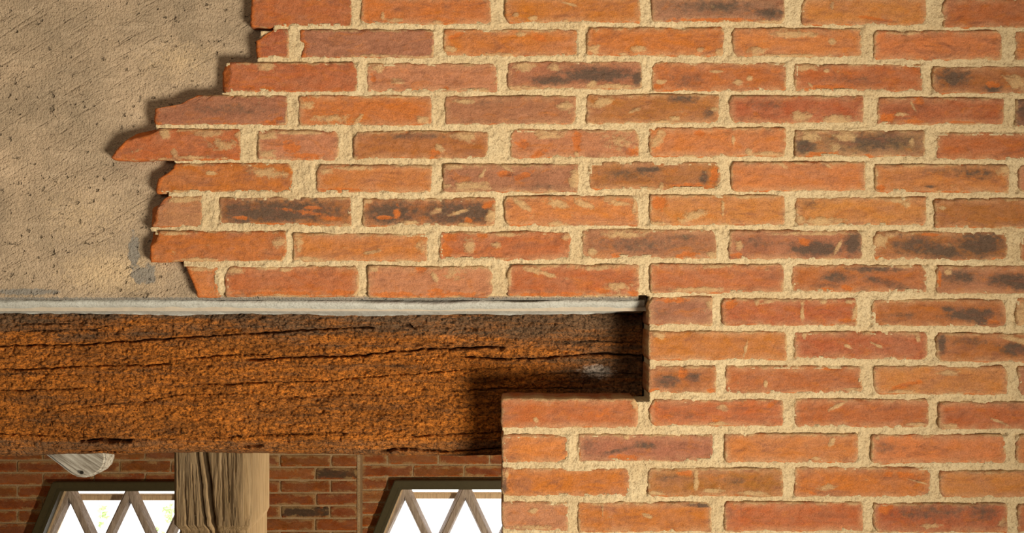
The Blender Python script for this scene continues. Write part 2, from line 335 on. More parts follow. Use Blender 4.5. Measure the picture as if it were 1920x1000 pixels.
# marks on the bricks: kind (m lime smear, d burnt, o raw orange chip), x, y, rx, ry, degrees, strength
MARKS = '''m 968 27 6 5;m 1000 34 12 5;m 1060 40 7 4;m 1070 8 16 3 15;m 742 38 14 5;m 717 30 4 9;m 820 42 12 4;d 1340 12 90 14 0 .7;d 1445 25 30 12 0 .9;o 1345 38 90 5;o 1640 35 35 4 8;m 1560 12 4 7
m 845 92 13 6;m 940 103 32 5;m 975 64 11 5;o 858 66 18 5 -20;o 1010 70 22 8 0 .8;m 1115 92 11 9;m 1197 93 13 7;m 1170 103 10 4;m 1312 94 7 5;m 1350 99 9 10;m 1490 65 44 7;m 1560 78 7 6;m 1420 95 22 7;m 1480 105 60 4;m 1700 62 30 4;m 700 105 60 4 0 .7
m 500 124 18 10;o 500 165 16 5;o 465 163 16 5;m 708 128 13 7;m 745 152 15 7;m 900 170 30 5;o 700 148 5 11 -20;o 835 165 9 6;o 790 170 22 4;d 1120 140 75 17;d 1195 148 14 18;d 1035 150 44 10;m 980 125 20 11;m 1040 127 16 7;m 1150 162 42 5;m 985 165 30 5;m 1110 158 10 6;m 1345 134 15 3;m 1385 155 11 7;m 1405 146 8 5;m 1240 152 9 5;o 1230 162 14 6;d 1290 150 45 14 0 .45;m 1510 126 22 8;m 1550 132 6 4;m 1520 160 3 7 -40;o 1555 165 48 7;d 1600 150 60 14 0 .4;d 1790 145 36 20 0 .9;d 1862 166 20 9;m 1905 155 24 13 25;o 1862 158 14 8
d 430 205 100 15 0 .5;o 522 222 9 5;o 505 229 16 4;m 575 197 16 8;m 620 222 34 7;m 672 224 4 14 35;m 790 226 14 7;m 870 190 22 5;m 1060 200 16 9;d 900 195 60 12 0 .4;d 1280 186 34 9 0 .8;d 1330 212 14 12 0 .7;m 1130 192 24 9 -20;m 1190 207 12 4 -20;m 1265 222 9 5;m 1340 205 9 5;m 1240 230 30 4;m 1500 218 20 9;m 1570 224 34 9;d 1440 195 55 12 0 .5;o 1665 222 15 10;o 1725 190 13 9;o 1715 228 22 5;o 1800 231 28 4;m 1712 200 3 14 -30;m 1690 215 12 4;d 1915 210 15 18;m 1903 195 6 14
m 310 250 12 13;m 390 250 30 8;m 417 272 24 11;m 328 290 7 11 -20;m 448 252 9 8;m 360 296 40 4;o 545 275 22 13;o 575 292 40 6;m 500 255 20 7;m 560 249 50 4;m 500 290 22 8 0 .8;m 870 256 25 10 10;m 825 278 9 7 30;o 815 287 13 8;d 780 256 80 9 0 .6;m 1030 253 28 9;m 1081 290 7 7;m 1165 265 40 18 0 .6;o 980 270 13 10;o 1010 288 16 7 -20;o 1082 265 9 22;o 1190 283 15 8 -20;m 1232 262 11 20 35;m 1375 265 4 14;m 1403 285 7 7;m 1440 289 28 5;o 1310 250 13 6;d 1508 275 24 14;d 1640 265 100 22 0 .75;m 1520 256 20 10;m 1585 256 22 9;m 1565 275 9 9;m 1710 268 6 9;o 1545 289 34 5;o 1625 293 9 5
m 505 325 38 9 8;m 395 325 12 4;m 340 360 30 4;m 610 320 16 7;m 660 315 40 5;o 640 356 50 4;m 880 350 42 9;m 950 315 14 4 25;m 850 313 24 6;m 1078 335 11 24;m 905 326 4 12 35;o 945 326 15 6;o 980 330 20 6 -20;d 1020 350 44 9 0 .45;d 1180 325 60 14 0 .6;d 1320 335 9 15;d 1215 318 28 6;o 1340 330 9 22 20;o 1240 307 18 4;o 1300 350 40 8;m 1168 357 20 5;m 1240 352 5 9;m 1220 355 14 4;m 1465 309 12 5 30;m 1550 309 12 4 30;d 1830 325 54 14 0 .7;d 1745 350 15 3;d 1760 320 44 9 0 .5;m 1715 308 34 5;m 1885 320 18 9;o 1650 352 12 5
m 345 374 30 6;o 288 405 9 22;d 535 397 125 25;d 450 398 38 26;d 510 405 34 14;o 570 398 50 5 8 .7;o 620 410 30 6 0 .7;o 450 408 16 4;o 585 390 18 4;o 520 422 110 4;m 407 400 5 22;m 650 422 12 5;d 735 400 60 26;d 850 400 74 23;d 900 398 28 22;o 915 384 13 7 -20;o 878 415 8 8;o 745 400 8 16 0 .8;o 720 408 18 4;m 820 395 13 6 -30;m 860 398 22 4 -18;m 919 408 10 13;m 770 418 22 5;m 870 422 16 4;m 690 376 10 5;m 980 385 26 7 32;m 1045 382 24 7 14;m 1095 382 24 7 18;m 1155 380 24 6 10;m 1045 421 18 6;m 1190 388 5 16;o 1235 380 17 15;m 1300 405 28 8 -18;m 1355 390 3 16;m 1400 370 20 4;m 1230 420 20 4;m 1540 416 44 9;m 1700 383 9 7;m 1680 376 20 4;m 1500 414 12 9;d 1520 382 28 12 0 .5;m 1768 390 7 4
m 380 488 44 5;m 330 438 36 4;m 522 455 14 11;m 560 455 10 22 0 .7;m 698 473 17 4 -8;m 570 486 34 4;m 790 465 10 18 0 .6;m 880 460 11 15;m 930 460 10 6;m 1062 445 9 7;m 925 487 28 4;m 950 440 24 5;o 845 445 16 9;o 905 442 12 6;o 835 470 12 14;d 1200 460 100 22 0 .55;d 1280 445 44 9 0 .6;m 1170 440 38 8;m 1110 472 9 9;m 1335 480 10 8;o 1290 477 20 6 -8;o 1160 480 16 6;d 1530 467 54 16;d 1600 458 22 24;d 1420 455 50 18 0 .5;m 1572 462 4 20 25;m 1520 438 70 4;m 1385 460 9 12 0 .7;o 1510 453 15 8;o 1380 480 12 6;d 1840 458 54 27;d 1720 460 54 22 0 .8;d 1765 472 54 15;m 1652 450 18 15;m 1668 440 16 5;o 1650 485 16 5;o 1690 489 24 3;o 1745 440 20 4;o 1870 487 16 4
m 375 505 24 5;m 440 508 20 7;m 535 505 14 5;m 500 503 20 4;o 520 551 110 5;o 640 549 32 7;o 790 505 13 7;o 740 553 55 6;o 850 553 62 5;o 820 546 26 5;m 815 520 6 11 -30;m 700 505 12 5;m 850 515 30 14 0 .5;m 1000 507 22 5 12;m 1030 516 16 5 20;m 1120 502 34 5;m 955 525 5 16;o 1040 552 84 4;o 1130 545 13 7;o 1190 549 16 5;m 1160 537 26 8;m 1310 543 55 5;m 1340 500 20 4;d 1570 520 34 12 0 .8;d 1640 505 64 7 0 .8;d 1660 530 70 9 15 .7;d 1545 535 30 8 0 .6;o 1550 543 14 4;o 1588 540 11 7 20;m 1700 500 15 3;d 1800 520 44 16 0 .8;d 1890 525 44 14;d 1915 533 22 14;m 1778 511 9 6;o 1761 525 5 20
o 1270 563 32 6;m 1330 575 10 16 0 .6;d 1240 590 25 12 0 .4;o 1370 570 17 9 -30;m 1420 569 5 7;m 1440 566 20 4 -15;m 1504 585 4 20;m 1545 566 7 5;m 1592 566 9 4;o 1590 601 20 5;m 1604 585 7 18 25;d 1820 590 54 14;d 1778 580 14 7;d 1840 603 24 8;d 1690 592 34 8 0 .6;o 1860 605 15 5;m 1915 590 24 28
m 1398 655 3 18 14;m 1233 628 13 7 30;m 1508 630 4 7;m 1722 634 4 8;m 1645 648 16 3 25;m 1590 650 9 3 30;d 1765 645 11 20;d 1820 640 44 11 0 .6;d 1900 655 32 14;m 1905 637 34 6 14
d 1250 715 24 12;d 1300 708 15 9;o 1280 700 9 13;o 1225 733 13 5;o 1335 732 11 7;o 1560 692 22 4;m 1435 720 4 9;m 1600 731 22 4;m 1780 700 22 6;o 1700 722 44 5 -14;m 1690 735 24 4
m 1190 757 6 9;m 1005 787 6 6;o 1130 775 40 9 0 .6;m 1355 765 10 7;m 1350 795 22 4;o 1345 791 14 4 18;d 1290 780 50 14 0 .35;o 1450 757 15 5 -25;m 1570 762 18 4 -28;m 1720 796 28 4;m 1870 790 22 3 22;m 1780 800 22 6
d 1210 835 24 9 0 .8;d 1160 845 54 5 -14 .7;d 1105 838 26 20 0 .45;m 1175 820 7 5;o 1170 859 28 6;o 1085 850 4 12;m 1560 828 5 12 30;m 1530 860 9 4;m 1645 822 5 5;d 1660 840 44 14 0 .5
m 950 890 4 8;d 945 910 6 20;m 1305 900 5 18;m 1335 921 22 5;m 1230 925 22 4;m 1410 925 28 4;o 1285 888 15 6;o 1380 930 12 3;d 1250 895 28 9 0 .6;d 1380 903 22 8 0 .6;m 1550 915 20 6;m 1722 904 28 2 15;o 1700 893 28 8 10;o 1665 890 12 7;o 1525 925 11 4
m 1000 958 9 5;m 1215 968 12 4 20;m 1130 950 2 22;d 1310 948 28 5;d 1740 962 90 18 0 .6;d 1840 960 34 20 0 .7;o 1660 955 17 11 -35;m 1740 986 24 5;m 1880 981 11 7 -40;o 1885 975 13 5 -45;m 1000 990 40 5'''
marks = []
for ln in MARKS.split('\n'):
    for w in ln.split(';'):
        p = w.split(); v = [float(a) for a in p[1:]] + [0, 1][len(p)-6+1-0 if False else (len(p)-5):]
        marks.append((p[0], *v))

def outline(b):
    """left(y), right(y) in photo pixels"""
    x0, x1, yt, yb = b[:4]
    if len(b) > 5:
        ys, xs = zip(*b[5]); return lambda y: np.interp(y, ys, xs), x1
    return lambda y: np.full_like(np.asarray(y, float), x0), x1

def brick_grid(b, seed, step, k=1.0, yplane=0.0, amp=1.0, back=36.0, clip=None, use_marks=True):
    x0, x1, yt, yb, colc = b[:5]
    if use_marks: yt -= 1.0; yb += 1.0; x1 += 0.8
    broken = len(b) > 5
    r = random.Random(seed)
    nu = max(4, int((x1-x0)/step)); nv = max(4, int((yb-yt)/step))
    u = np.linspace(0, 1, nu+1); v = np.linspace(0, 1, nv+1)
    U, Vv = np.meshgrid(u, v)
    lf, xr = outline(b)
    yy = yt + Vv*(yb-yt)
    xl = lf(yy)
    na = fbm(yy/14, yy*0+seed*3.1, 5, 3)*1.6*amp + (fbm(yy/4.5, yy*0+seed*1.7, 6, 2)*(1.6 if broken else 0.5))*amp
    nb = fbm(yy/14, yy*0+seed*5.3, 7, 3)*1.7*amp
    c4 = [r.choice((2, 3, 4, 6, 10))*amp for _ in range(4)]
    def corner(ct, cb_): return ct*(np.clip(1-(yy-yt)/(ct*1.6+3), 0, 1)**2) + cb_*(np.clip(1-(yb-yy)/(cb_*1.6+3), 0, 1)**2)
    ey = np.minimum(yy-yt, yb-yy)
    rl = corner(c4[0], c4[1])*(0.3 if broken else 1); rr = corner(c4[2], c4[3])
    X = (xl+na+rl) + U*((xr+nb-rr)-(xl+na+rl))
    top = fbm(X/42, X*0+seed*2.3, 8, 3)*2.0*amp + fbm(X/9, X*0+seed*4.3, 9, 3)*0.9*amp
    bot = fbm(X/42, X*0+seed*6.3, 10, 3)*1.8*amp + fbm(X/9, X*0+seed*7.3, 11, 3)*0.9*amp
    Y = yy + top*(1-Vv) + bot*Vv
    el = X-(xl+na+rl); er = (xr+nb-rr)-X; et = Y-(yt+top); eb = (yb+bot)-Y
    slope = 0.75 if broken else 1.0
    e = np.minimum(np.minimum(el*slope, er), np.minimum(et, eb))
    R = r.uniform(2.6, 4.8)*amp*(1+0.45*fbm(X/18+seed, Y/18, 20, 2))
    q = np.clip(R-e, 0, R)
    dep = R - np.sqrt(np.maximum(R*R-q*q, 0))
    dep = dep + fbm(X/45+seed, Y/30, 21, 3)*1.5*amp + fbm(X/11, Y/9, 22, 3)*0.7*amp + r.uniform(-1.2, 1.2)*amp
    fmask = np.zeros_like(X)
    for fc in (b[6:] if len(b) > 6 else ()):
        fa, fb = zip(*fc[1])
        tt = (np.interp(X, fa, fb)-Y) if fc[0] == 'top' else (np.interp(Y, fa, fb)-X)
        tt = tt+fbm(X/9, Y/9, 30, 2)*2.0
        dep = dep + np.clip(tt, 0, 40)*fc[2]*sm(0, 3, tt)
        fmask = np.maximum(fmask, sm(0, 3, tt))
    creased = fbm(X/60+seed*9, Y/16, 23, 3)                                   # folded creases of hand moulding
    dep = dep + 1.3*amp*sm(0.0, 0.06, creased)*sm(0.25, 0.0, creased)
    if broken:
        w = 4+2*fbm(Y/10, Y*0+seed, 31, 2)
        dep = dep + 3*np.clip(1-el/w, 0, 1)**1.3
    m = np.zeros(X.shape+(3,))
    for c in range(r.randint(2, 5)):                                          # knocked edges
        cx = r.uniform(x0, x1); cy = yt if r.random() < 0.5 else yb
        rx = r.uniform(5, 16); ry = r.uniform(3, 8)
        g = 1-np.hypot((X-cx)/rx, (Y-cy)/ry)+fbm(X/6, Y/6, seed+c, 2)*0.5
        dep = dep + 2.4*amp*sm(0, 0.35, g); m[..., 2] = np.maximum(m[..., 2], np.clip(g*1.2, 0, 1)*0.8)
    en = fbm(X/22, Y/8+seed, 41, 3)
    m[..., 2] = np.maximum(m[..., 2], np.clip(1-eb/5.5, 0, 1)*(0.75+0.7*en))
    m[..., 2] = np.maximum(m[..., 2], np.clip(1-et/3.5, 0, 1)*(0.35+0.6*en))
    m[..., 1] = np.maximum(m[..., 1], np.clip(1-np.minimum(et, np.minimum(el, er))/9.0, 0, 1)*(0.66-0.9*en))
    m[..., 1] = np.maximum(m[..., 1], np.clip(1-eb/7, 0, 1)*(0.5-1.1*en))
    if broken:
        m[..., 2] = np.maximum(m[..., 2], np.clip(1.1-el/16, 0, 1)); m[..., 1] *= np.clip(el/26, 0, 1)
        m[..., 2] = np.maximum(m[..., 2], fmask*0.7); m[..., 1] *= 1-fmask
    if use_marks:
        for (kd, mx, my, rx, ry, ang, st) in marks:
            if mx+rx*1.5+ry < x0 or mx-rx*1.5-ry > x1 or my < yt-4 or my > yb+4: continue
            ca, sa = math.cos(math.radians(ang)), math.sin(math.radians(ang))
            dx, dy = X-mx, Y-my
            a = dx*ca+dy*sa; bb = -dx*sa+dy*ca
            g = np.clip(1.25-0.85*np.hypot(a/rx, bb/ry)+fbm(X/8, Y/6, int(mx) % 97, 2)*0.28, 0, 1)*st
            ch = {'d': 0, 'm': 1, 'o': 2}[kd]
            m[..., ch] = np.maximum(m[..., ch], g)
            if kd == 'o': dep = dep + 1.1*amp*sm(0.4, 0.7, g); m[..., 0] *= 1-0.85*sm(0.4, 0.8, g)
            if kd == 'm': dep = dep - 0.7*amp*sm(0.4, 0.7, g); m[..., 0] *= 1-0.7*sm(0.4, 0.8, g)
    else:
        if colc == 'D': m[..., 0] = 0.75+0.5*fbm(X/30, Y/20, seed, 2)
    cb = (0.8*np.array(alb(*PAL[colc]))+0.2*alb(186, 112, 72))*np.array([r.uniform(0.92, 1.06), r.uniform(0.90, 1.06), r.uniform(0.88, 1.08)])
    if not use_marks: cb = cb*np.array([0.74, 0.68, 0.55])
    if colc == 'D' and use_marks: m[..., 0] = np.maximum(m[..., 0], 0.55)
    W = np.stack([(X-960)*S*k, yplane+dep*S*k, (500-Y)*S*k], -1).reshape(-1, 3)
    n1, n2 = nv+1, nu+1
    idx = np.arange(n1*n2).reshape(n1, n2)
    F = np.stack([idx[:-1, :-1], idx[1:, :-1], idx[1:, 1:], idx[:-1, 1:]], -1).reshape(-1, 4)
    if clip is not None:
        cx = (X[:-1, :-1]+X[1:, 1:])/2; cy = (Y[:-1, :-1]+Y[1:, 1:])/2
        F = F[~clip(cx, cy).ravel()]
        V = W
    if clip is None:
        ring = np.concatenate([idx[0, :], idx[1:, -1], idx[-1, -2::-1], idx[-2:0:-1, 0]])
        rb = W[ring].copy(); rb[:, 1] = yplane+back*S
        rm = W[ring].copy(); rm[:, 1] = rm[:, 1]*0.6+rb[:, 1]*0.4
        nr = len(ring); o1 = len(W); o2 = o1+nr
        V = np.vstack([W, rm, rb])
        a = np.arange(nr); a2 = (a+1) % nr
        F = np.vstack([F, np.stack([ring[a], ring[a2], o1+a2, o1+a], -1), np.stack([o1+a, o1+a2, o2+a2, o2+a], -1)])
        mm = m.reshape(-1, 3); mm = np.vstack([mm, mm[ring]*0.6, mm[ring]*0.3])
    else:
        mm = m.reshape(-1, 3)
    halo = np.zeros(len(V)); halo[:X.size] = np.clip(1-e/15, 0, 1).ravel()*(0 if broken or not use_marks else 1)
    mm = np.hstack([mm, halo[:, None]])
    C = np.tile(cb, (len(V), 1))
    return V, F, C, mm

def gather(parts):
    Vs, Fs, Cs, Ms = [], [], [], []; off = 0
    for V, F, C, M in parts:
        Vs.append(V); Fs.append(F+off); Cs.append(C); Ms.append(M); off += len(V)
    return np.vstack(Vs), np.vstack(Fs), np.vstack(Cs), np.vstack(Ms)

JAMB = 117.0     # depth of the recess over the beam, in pixels
parts = []
for i, b in enumerate(B):
    inframe = b[2] > -60 and b[2] < 1002 and b[0] < 1930
    jamb = (b[2] > 552 and b[0] < 1216 and b[0] > 1200 and b[2] < 745) or (b[2] > 745 and b[0] < 945) 
    parts.append(brick_grid(b, i+1, 2.6 if inframe else 6.0, back=JAMB-1 if jamb else 36.0, use_marks=True))
V, F, C, M = gather(parts)
brick_wall = make_mesh('wall_right', V, F, MAT_BRICK, None, {'Col': C, 'Mask': M})
tag(brick_wall, 'orange brick wall of weathered handmade bricks with a ragged stepped edge over the plaster', 'brick wall', 'structure')

# ------------------------------------------------------------------ lime mortar between the bricks
def mortar():
    st = 2.0
    gx = np.arange(276, 2156, st); gy = np.arange(-262, 1376, st)
    X, Y = np.meshgrid(gx, gy)
    J = [(-300,474),(49,474),(50,511),(56,511),(57,486),(107,486),(108,481),(117,481),(118,424),(172,424),(173,416),(181,416),
         (182,372),(200,372),(201,300),(231,300),(232,291),(244,291),(245,330),(297,330),(298,325),(307,325),(308,333),(330,333),(331,300),(360,300),(361,314),(368,314),
         (369,320),(424,320),(425,281),(435,281),(436,290),(487,290),(488,342),(500,342),(501,362),(520,372),(558,385)]
    xs = np.interp(Y, [a for a, _ in J], [c for _, c in J]) + fbm(Y/6, Y*0, 51, 2)*2
    low = 557+fbm(X/10, X*0, 52, 3)*2.5
    reg = ((X >= xs) & (Y <= low)) | ((X >= 1217) & (Y > 540)) | ((X >= 942+fbm(Y/8, Y*0, 53, 2)*1.0) & (Y >= 753))
    ins = np.zeros(X.shape, bool)
    for b in B:
        i0, i1 = np.searchsorted(gy, [b[2]+7, b[3]-7]); xx0 = np.searchsorted(gx, b[0]); xx1 = np.searchsorted(gx, b[1])
        if i1 <= i0 or xx1 <= xx0: continue
        lf, xr = outline(b); sy = Y[i0:i1, xx0:xx1]; sx = X[i0:i1, xx0:xx1]
        ins[i0:i1, xx0:xx1] |= (sx > lf(sy)+8) & (sx < xr-8)
    keep = reg & ~ins
    dep = 2.0 + fbm(X/26, Y/26, 61, 3)*1.8 + fbm(X/7, Y/7, 62, 3)*1.9 + vn(X/2.6, Y/2.6, 63)*0.6
    dep += 2.0*sm(0.1, 0.5, fbm(X/60, Y/60, 64, 2))
    lo = np.zeros_like(X); hi = np.zeros_like(X)
    for b in B:                                          # joints struck: raised under a brick, sunk over the next
        i0, i1 = np.searchsorted(gy, [b[2]-9, b[3]+9]); j0, j1 = np.searchsorted(gx, [b[0]-10, b[1]+10])
        if i1 <= i0 or j1 <= j0: continue
        sy = Y[i0:i1, j0:j1]; sx = X[i0:i1, j0:j1]; lf, xr = outline(b)
        insx = (sx > lf(sy)-2) & (sx < xr+2); insy = (sy > b[2]-1) & (sy < b[3]+1)
        a = np.clip(1-np.abs(sy-b[2]+1)/4.5, 0, 1)*insx
        a = np.maximum(a, np.clip(1-np.abs(sx-lf(sy)+2)/6.0, 0, 1)*insy)
        c = np.clip(1-np.abs(sy-b[3])/5.0, 0, 1)*insx
        c = np.maximum(c, np.clip(1-np.abs(sx-xr)/5.0, 0, 1)*insy)
        lo[i0:i1, j0:j1] = np.maximum(lo[i0:i1, j0:j1], a); hi[i0:i1, j0:j1] = np.maximum(hi[i0:i1, j0:j1], c)
    dep += lo*(1.7+5.0*fbm(X/70, Y/24, 65, 3)) - hi*(1.4+2.2*fbm(X/16, Y/16, 66, 3))
    dep += 7*sm(548, 552, Y)*(X < 1208)*(Y < 562)
    fk = keep[:-1, :-1] & keep[1:, :-1] & keep[1:, 1:] & keep[:-1, 1:]
    ids = np.arange(X.size).reshape(X.shape)
    F = np.stack([ids[:-1, :-1], ids[1:, :-1], ids[1:, 1:], ids[:-1, 1:]], -1)[fk]
    W = np.stack([(X-960)*S, dep*S, (500-Y)*S], -1).reshape(-1, 3)
    px = X.ravel(); py = Y.ravel()
    E = np.vstack([F[:, [0, 1]], F[:, [1, 2]], F[:, [2, 3]], F[:, [3, 0]]])       # rim down to the wall behind
    key = np.sort(E, 1); kk = key[:, 0].astype(np.int64)*X.size+key[:, 1]
    _, inv, cnt = np.unique(kk, return_inverse=True, return_counts=True)
    bd = E[cnt[inv] == 1]
    bv = np.unique(bd); nm = np.full(X.size, -1); nm[bv] = np.arange(len(bv))+X.size
    R = W[bv].copy(); deep = (px[bv] > 930) & (px[bv] < 1222) & (py[bv] > 560) & ((px[bv] < 950) | (py[bv] < 760))
    R[:, 1] = np.where(deep, (JAMB-2)*S, 36*S)
    F2 = np.stack([bd[:, 1], bd[:, 0], nm[bd[:, 0]], nm[bd[:, 1]]], -1)
    V = np.vstack([W, R]); F = np.vstack([F, F2])
    used = np.unique(F); rm = np.full(len(V), -1); rm[used] = np.arange(len(used))
    return V[used], rm[F]
V, F = mortar()
tag(make_mesh('mortar', V, F, MAT_MORTAR, brick_wall), 'pale sandy lime mortar', 'mortar')
del brick_wall.children[0]['category']

# body of the wall behind the bricks
ZB = (500-855)*S*(D+0.106)/D          # underside of the beam
FLOOR = -2.35; CEIL = 0.90
bm = bmesh.new()
xj = (1220-960)*S; xl_ = (946-960)*S
box(bm, xj, 2.70, 0.034, 0.33, ZB, CEIL)
box(bm, xl_, xj, 0.034, (JAMB-2)*S, ZB, (500-756)*S)
box(bm, xl_, 2.70, 0.034, 0.33, FLOOR, ZB)
o = bm_obj('wall_core', bm, MAT_MORTAR, brick_wall)
t = NT('brick_further_along', 0.9, 0.15)
br = t.n.new('ShaderNodeTexBrick'); t.link(t.map((1, 1, 1), (math.pi/2, 0, 0)), br.inputs['Vector'])
br.inputs['Scale'].default_value = 1; br.inputs['Brick Width'].default_value = 0.243; br.inputs['Row Height'].default_value = 0.0566
br.inputs['Mortar Size'].default_value = 0.006
br.inputs['Color1'].default_value = (*alb(200,108,58), 1); br.inputs['Color2'].default_value = (*alb(176,90,60), 1); br.inputs['Mortar'].default_value = (*alb(225,195,145), 1)
MAT_FAR = t.out(br.outputs['Color'], t.bump(br.outputs['Fac'], -0.004, 0.7))
bm = bmesh.new()
box(bm, (2166-960)*S, 2.70, 0.0, 0.028, FLOOR, CEIL)
box(bm, (942-960)*S, (2166-960)*S, 0.0, 0.028, FLOOR, (500-1378)*S)
box(bm, (400-960)*S, (2166-960)*S, 0.0, 0.028, (500+262)*S, CEIL)
bm_obj('plain_brickwork', bm, MAT_FAR, brick_wall)

# ------------------------------------------------------------------ plastered wall on the left
def plaster():
    st = 3.0
    gx = np.arange(-600, 1213, st); gy = np.arange(-420, 566, st)
    gx = gx[(gx < 640) | (np.arange(len(gx)) % 12 == 0)]
    X, Y = np.meshgrid(gx, gy)
    dep = 31.5 + fbm(X/160, Y/120, 71, 3)*4.0 + fbm((X+Y*0.6)/60, (Y-X*0.3)/22, 72, 3)*1.6 + fbm(X/8, Y/8, 73, 3)*0.7
    dep -= 1.0*sm(480, 560, Y); dep += 8*sm(559, 564, Y)
    g = 1.2-0.9*np.hypot((X-262)/30, (Y-515)/26)+fbm(X/12, Y/12, 74, 3)*0.5
    g = np.maximum(g, 1.2-0.9*np.hypot((X-243)/12, (Y-470)/40)+fbm(X/12, Y/12, 75, 3)*0.4)
    g = np.maximum(g, 1.1-0.9*np.hypot((X-40)/90, (Y-548)/9))
    g = np.maximum(g, sm(552, 563, Y)*0.75)
    tn = 0.9-0.9*np.hypot((X-200)/170, (Y-510)/70)
    tn = np.maximum(tn, 0.5-0.5*np.hypot((X-150)/200, (Y-400)/120))
    tn = np.maximum(tn, 0.6-0.7*np.hypot((X-330)/160, (Y-110)/90))
    M = np.stack([np.clip(g, 0, 1), np.clip(tn, 0, 1), X*0], -1).reshape(-1, 3)
    W = np.stack([(X-960)*S, dep*S, (500-Y)*S], -1).reshape(-1, 3)
    ids = np.arange(X.size).reshape(X.shape)
    F = np.stack([ids[:-1, :-1], ids[1:, :-1], ids[1:, 1:], ids[:-1, 1:]], -1).reshape(-1, 4)
    return W, F, M
V, F, M = plaster()
pl = make_mesh('wall_left', V, F, MAT_PLASTER, None, {'Mask': M})
tag(pl, 'rough grey brown sand plaster wall above the old beam', 'plaster wall', 'structure')
ZT = (500-585)*S*(D+0.106)/D          # top of the beam
bm = bmesh.new()
box(bm, -2.70, (1216-960)*S, 0.042, 0.33, ZT+0.003, CEIL)
box(bm, -2.70, (-596-960)*S, 0.028, 0.042, ZT+0.003, CEIL)
box(bm, -2.70, (1216-960)*S, 0.028, 0.042, (500+400)*S, CEIL)
box(bm, -2.70, (-420-960)*S, 0.028, 0.33, FLOOR, ZB)
box(bm, -2.70, (-575-960)*S*1.045, 0.042, 0.33, ZB, ZT+0.003)
bm_obj('wall_core', bm, MAT_ROOM, pl)

# cement fillet sealing the plaster to the beam
def fillet():
    gx = np.arange(-560, 1214, 4.0)
    prof = [(60, 550), (58, 557), (44, 560.5), (41, 562.5), (35, 565.5), (36, 570), (42, 575), (52, 580), (72, 584.5), (112, 588), (116, 589.5)]
    rows = []
    for j, (d, py) in enumerate(prof):
        f = 0 if j < 2 else 1
        yy = py + (fbm(gx/90, gx*0+j*0.4, 81, 3)*3.6 + fbm(gx/11, gx*0+j*0.6, 82, 3)*1.1)*f + np.interp(gx, [0, 400, 700, 1200], [0, 0.5, 3.0, -1.0])*f
        dd = d + fbm(gx/26, gx*0+j*0.8, 83, 3)*2.4*(1 if j > 1 else 0)
        k = (D+dd*S)/D
        rows.append(np.stack([(gx-960)*S, dd*S, (500-yy)*S*k], -1))
    W = np.stack(rows); n1, n2 = W.shape[:2]; ids = np.arange(n1*n2).reshape(n1, n2)
    F = np.stack([ids[:-1, :-1], ids[1:, :-1], ids[1:, 1:], ids[:-1, 1:]], -1).reshape(-1, 4)
    return W.reshape(-1, 3), F
V, F = fillet()
tag(make_mesh('trim_1', V, F, MAT_CEMENT), 'pale grey cement fillet along the top of the old beam', 'mortar fillet', 'structure')

# ------------------------------------------------------------------ old oak beam
CR = [([(-560,660),(0,648),(100,648),(256,637),(380,630),(464,625),(608,617),(690,614)], 2.2, 9),
      ([(-560,700),(0,693),(138,688),(294,683)], 1.8, 8), ([(300,676),(380,668),(480,664)], 1.5, 7),
      ([(440,676),(480,673),(659,668),(730,660),(800,655),(942,651)], 2.6, 12),
      ([(860,671),(900,672),(992,673),(1079,668),(1113,663),(1150,664),(1216,668)], 2.4, 11),
      ([(400,722),(480,718),(608,714),(704,706),(864,695),(960,690)], 1.6, 7),
      ([(-300,738),(0,732),(64,732),(110,729)], 1.7, 7), ([(340,722),(440,720),(480,717)], 1.4, 6),
      ([(60,775),(140,762),(220,752)], 1.3, 5), ([(-560,818),(0,815),(237,827),(384,823),(480,816),(600,816)], 1.6, 8),
      ([(112,829),(140,827),(165,826),(190,827),(212,828)], 5.0, 20), ([(105,851),(150,848),(200,850)], 2.0, 9),
      ([(425,840),(440,839),(470,836)], 4.0, 9), ([(700,846),(752,841),(800,846),(940,842)], 3.0, 12), ([(760,822),(800,818),(864,814),(960,812)], 1.7, 7),
      ([(752,608),(760,610),(768,616)], 4.5, 11), ([(876,614),(890,618)], 4.0, 9), ([(936,640),(938,652)], 2.5, 9), ([(934,653),(944,652)], 4.5, 12),
      ([(0,608),(60,606),(150,607)], 1.5, 6), ([(10,622),(140,618),(180,610)], 1.3, 5), ([(480,622),(540,620),(600,618)], 1.6, 6)]
CR += [([(-560,712),(-200,706),(0,700),(120,704)], 1.2, 4), ([(230,757),(300,741),(420,737)], 1.2, 5), ([(500,748),(620,740),(700,742)], 1.2, 5),
       ([(840,735),(940,730),(1100,728)], 1.5, 6), ([(990,705),(1080,700),(1205,702)], 1.5, 6), ([(1060,645),(1120,640),(1205,644)], 1.3, 6), ([(480,815),(600,812),(640,813)], 1.3, 5)]
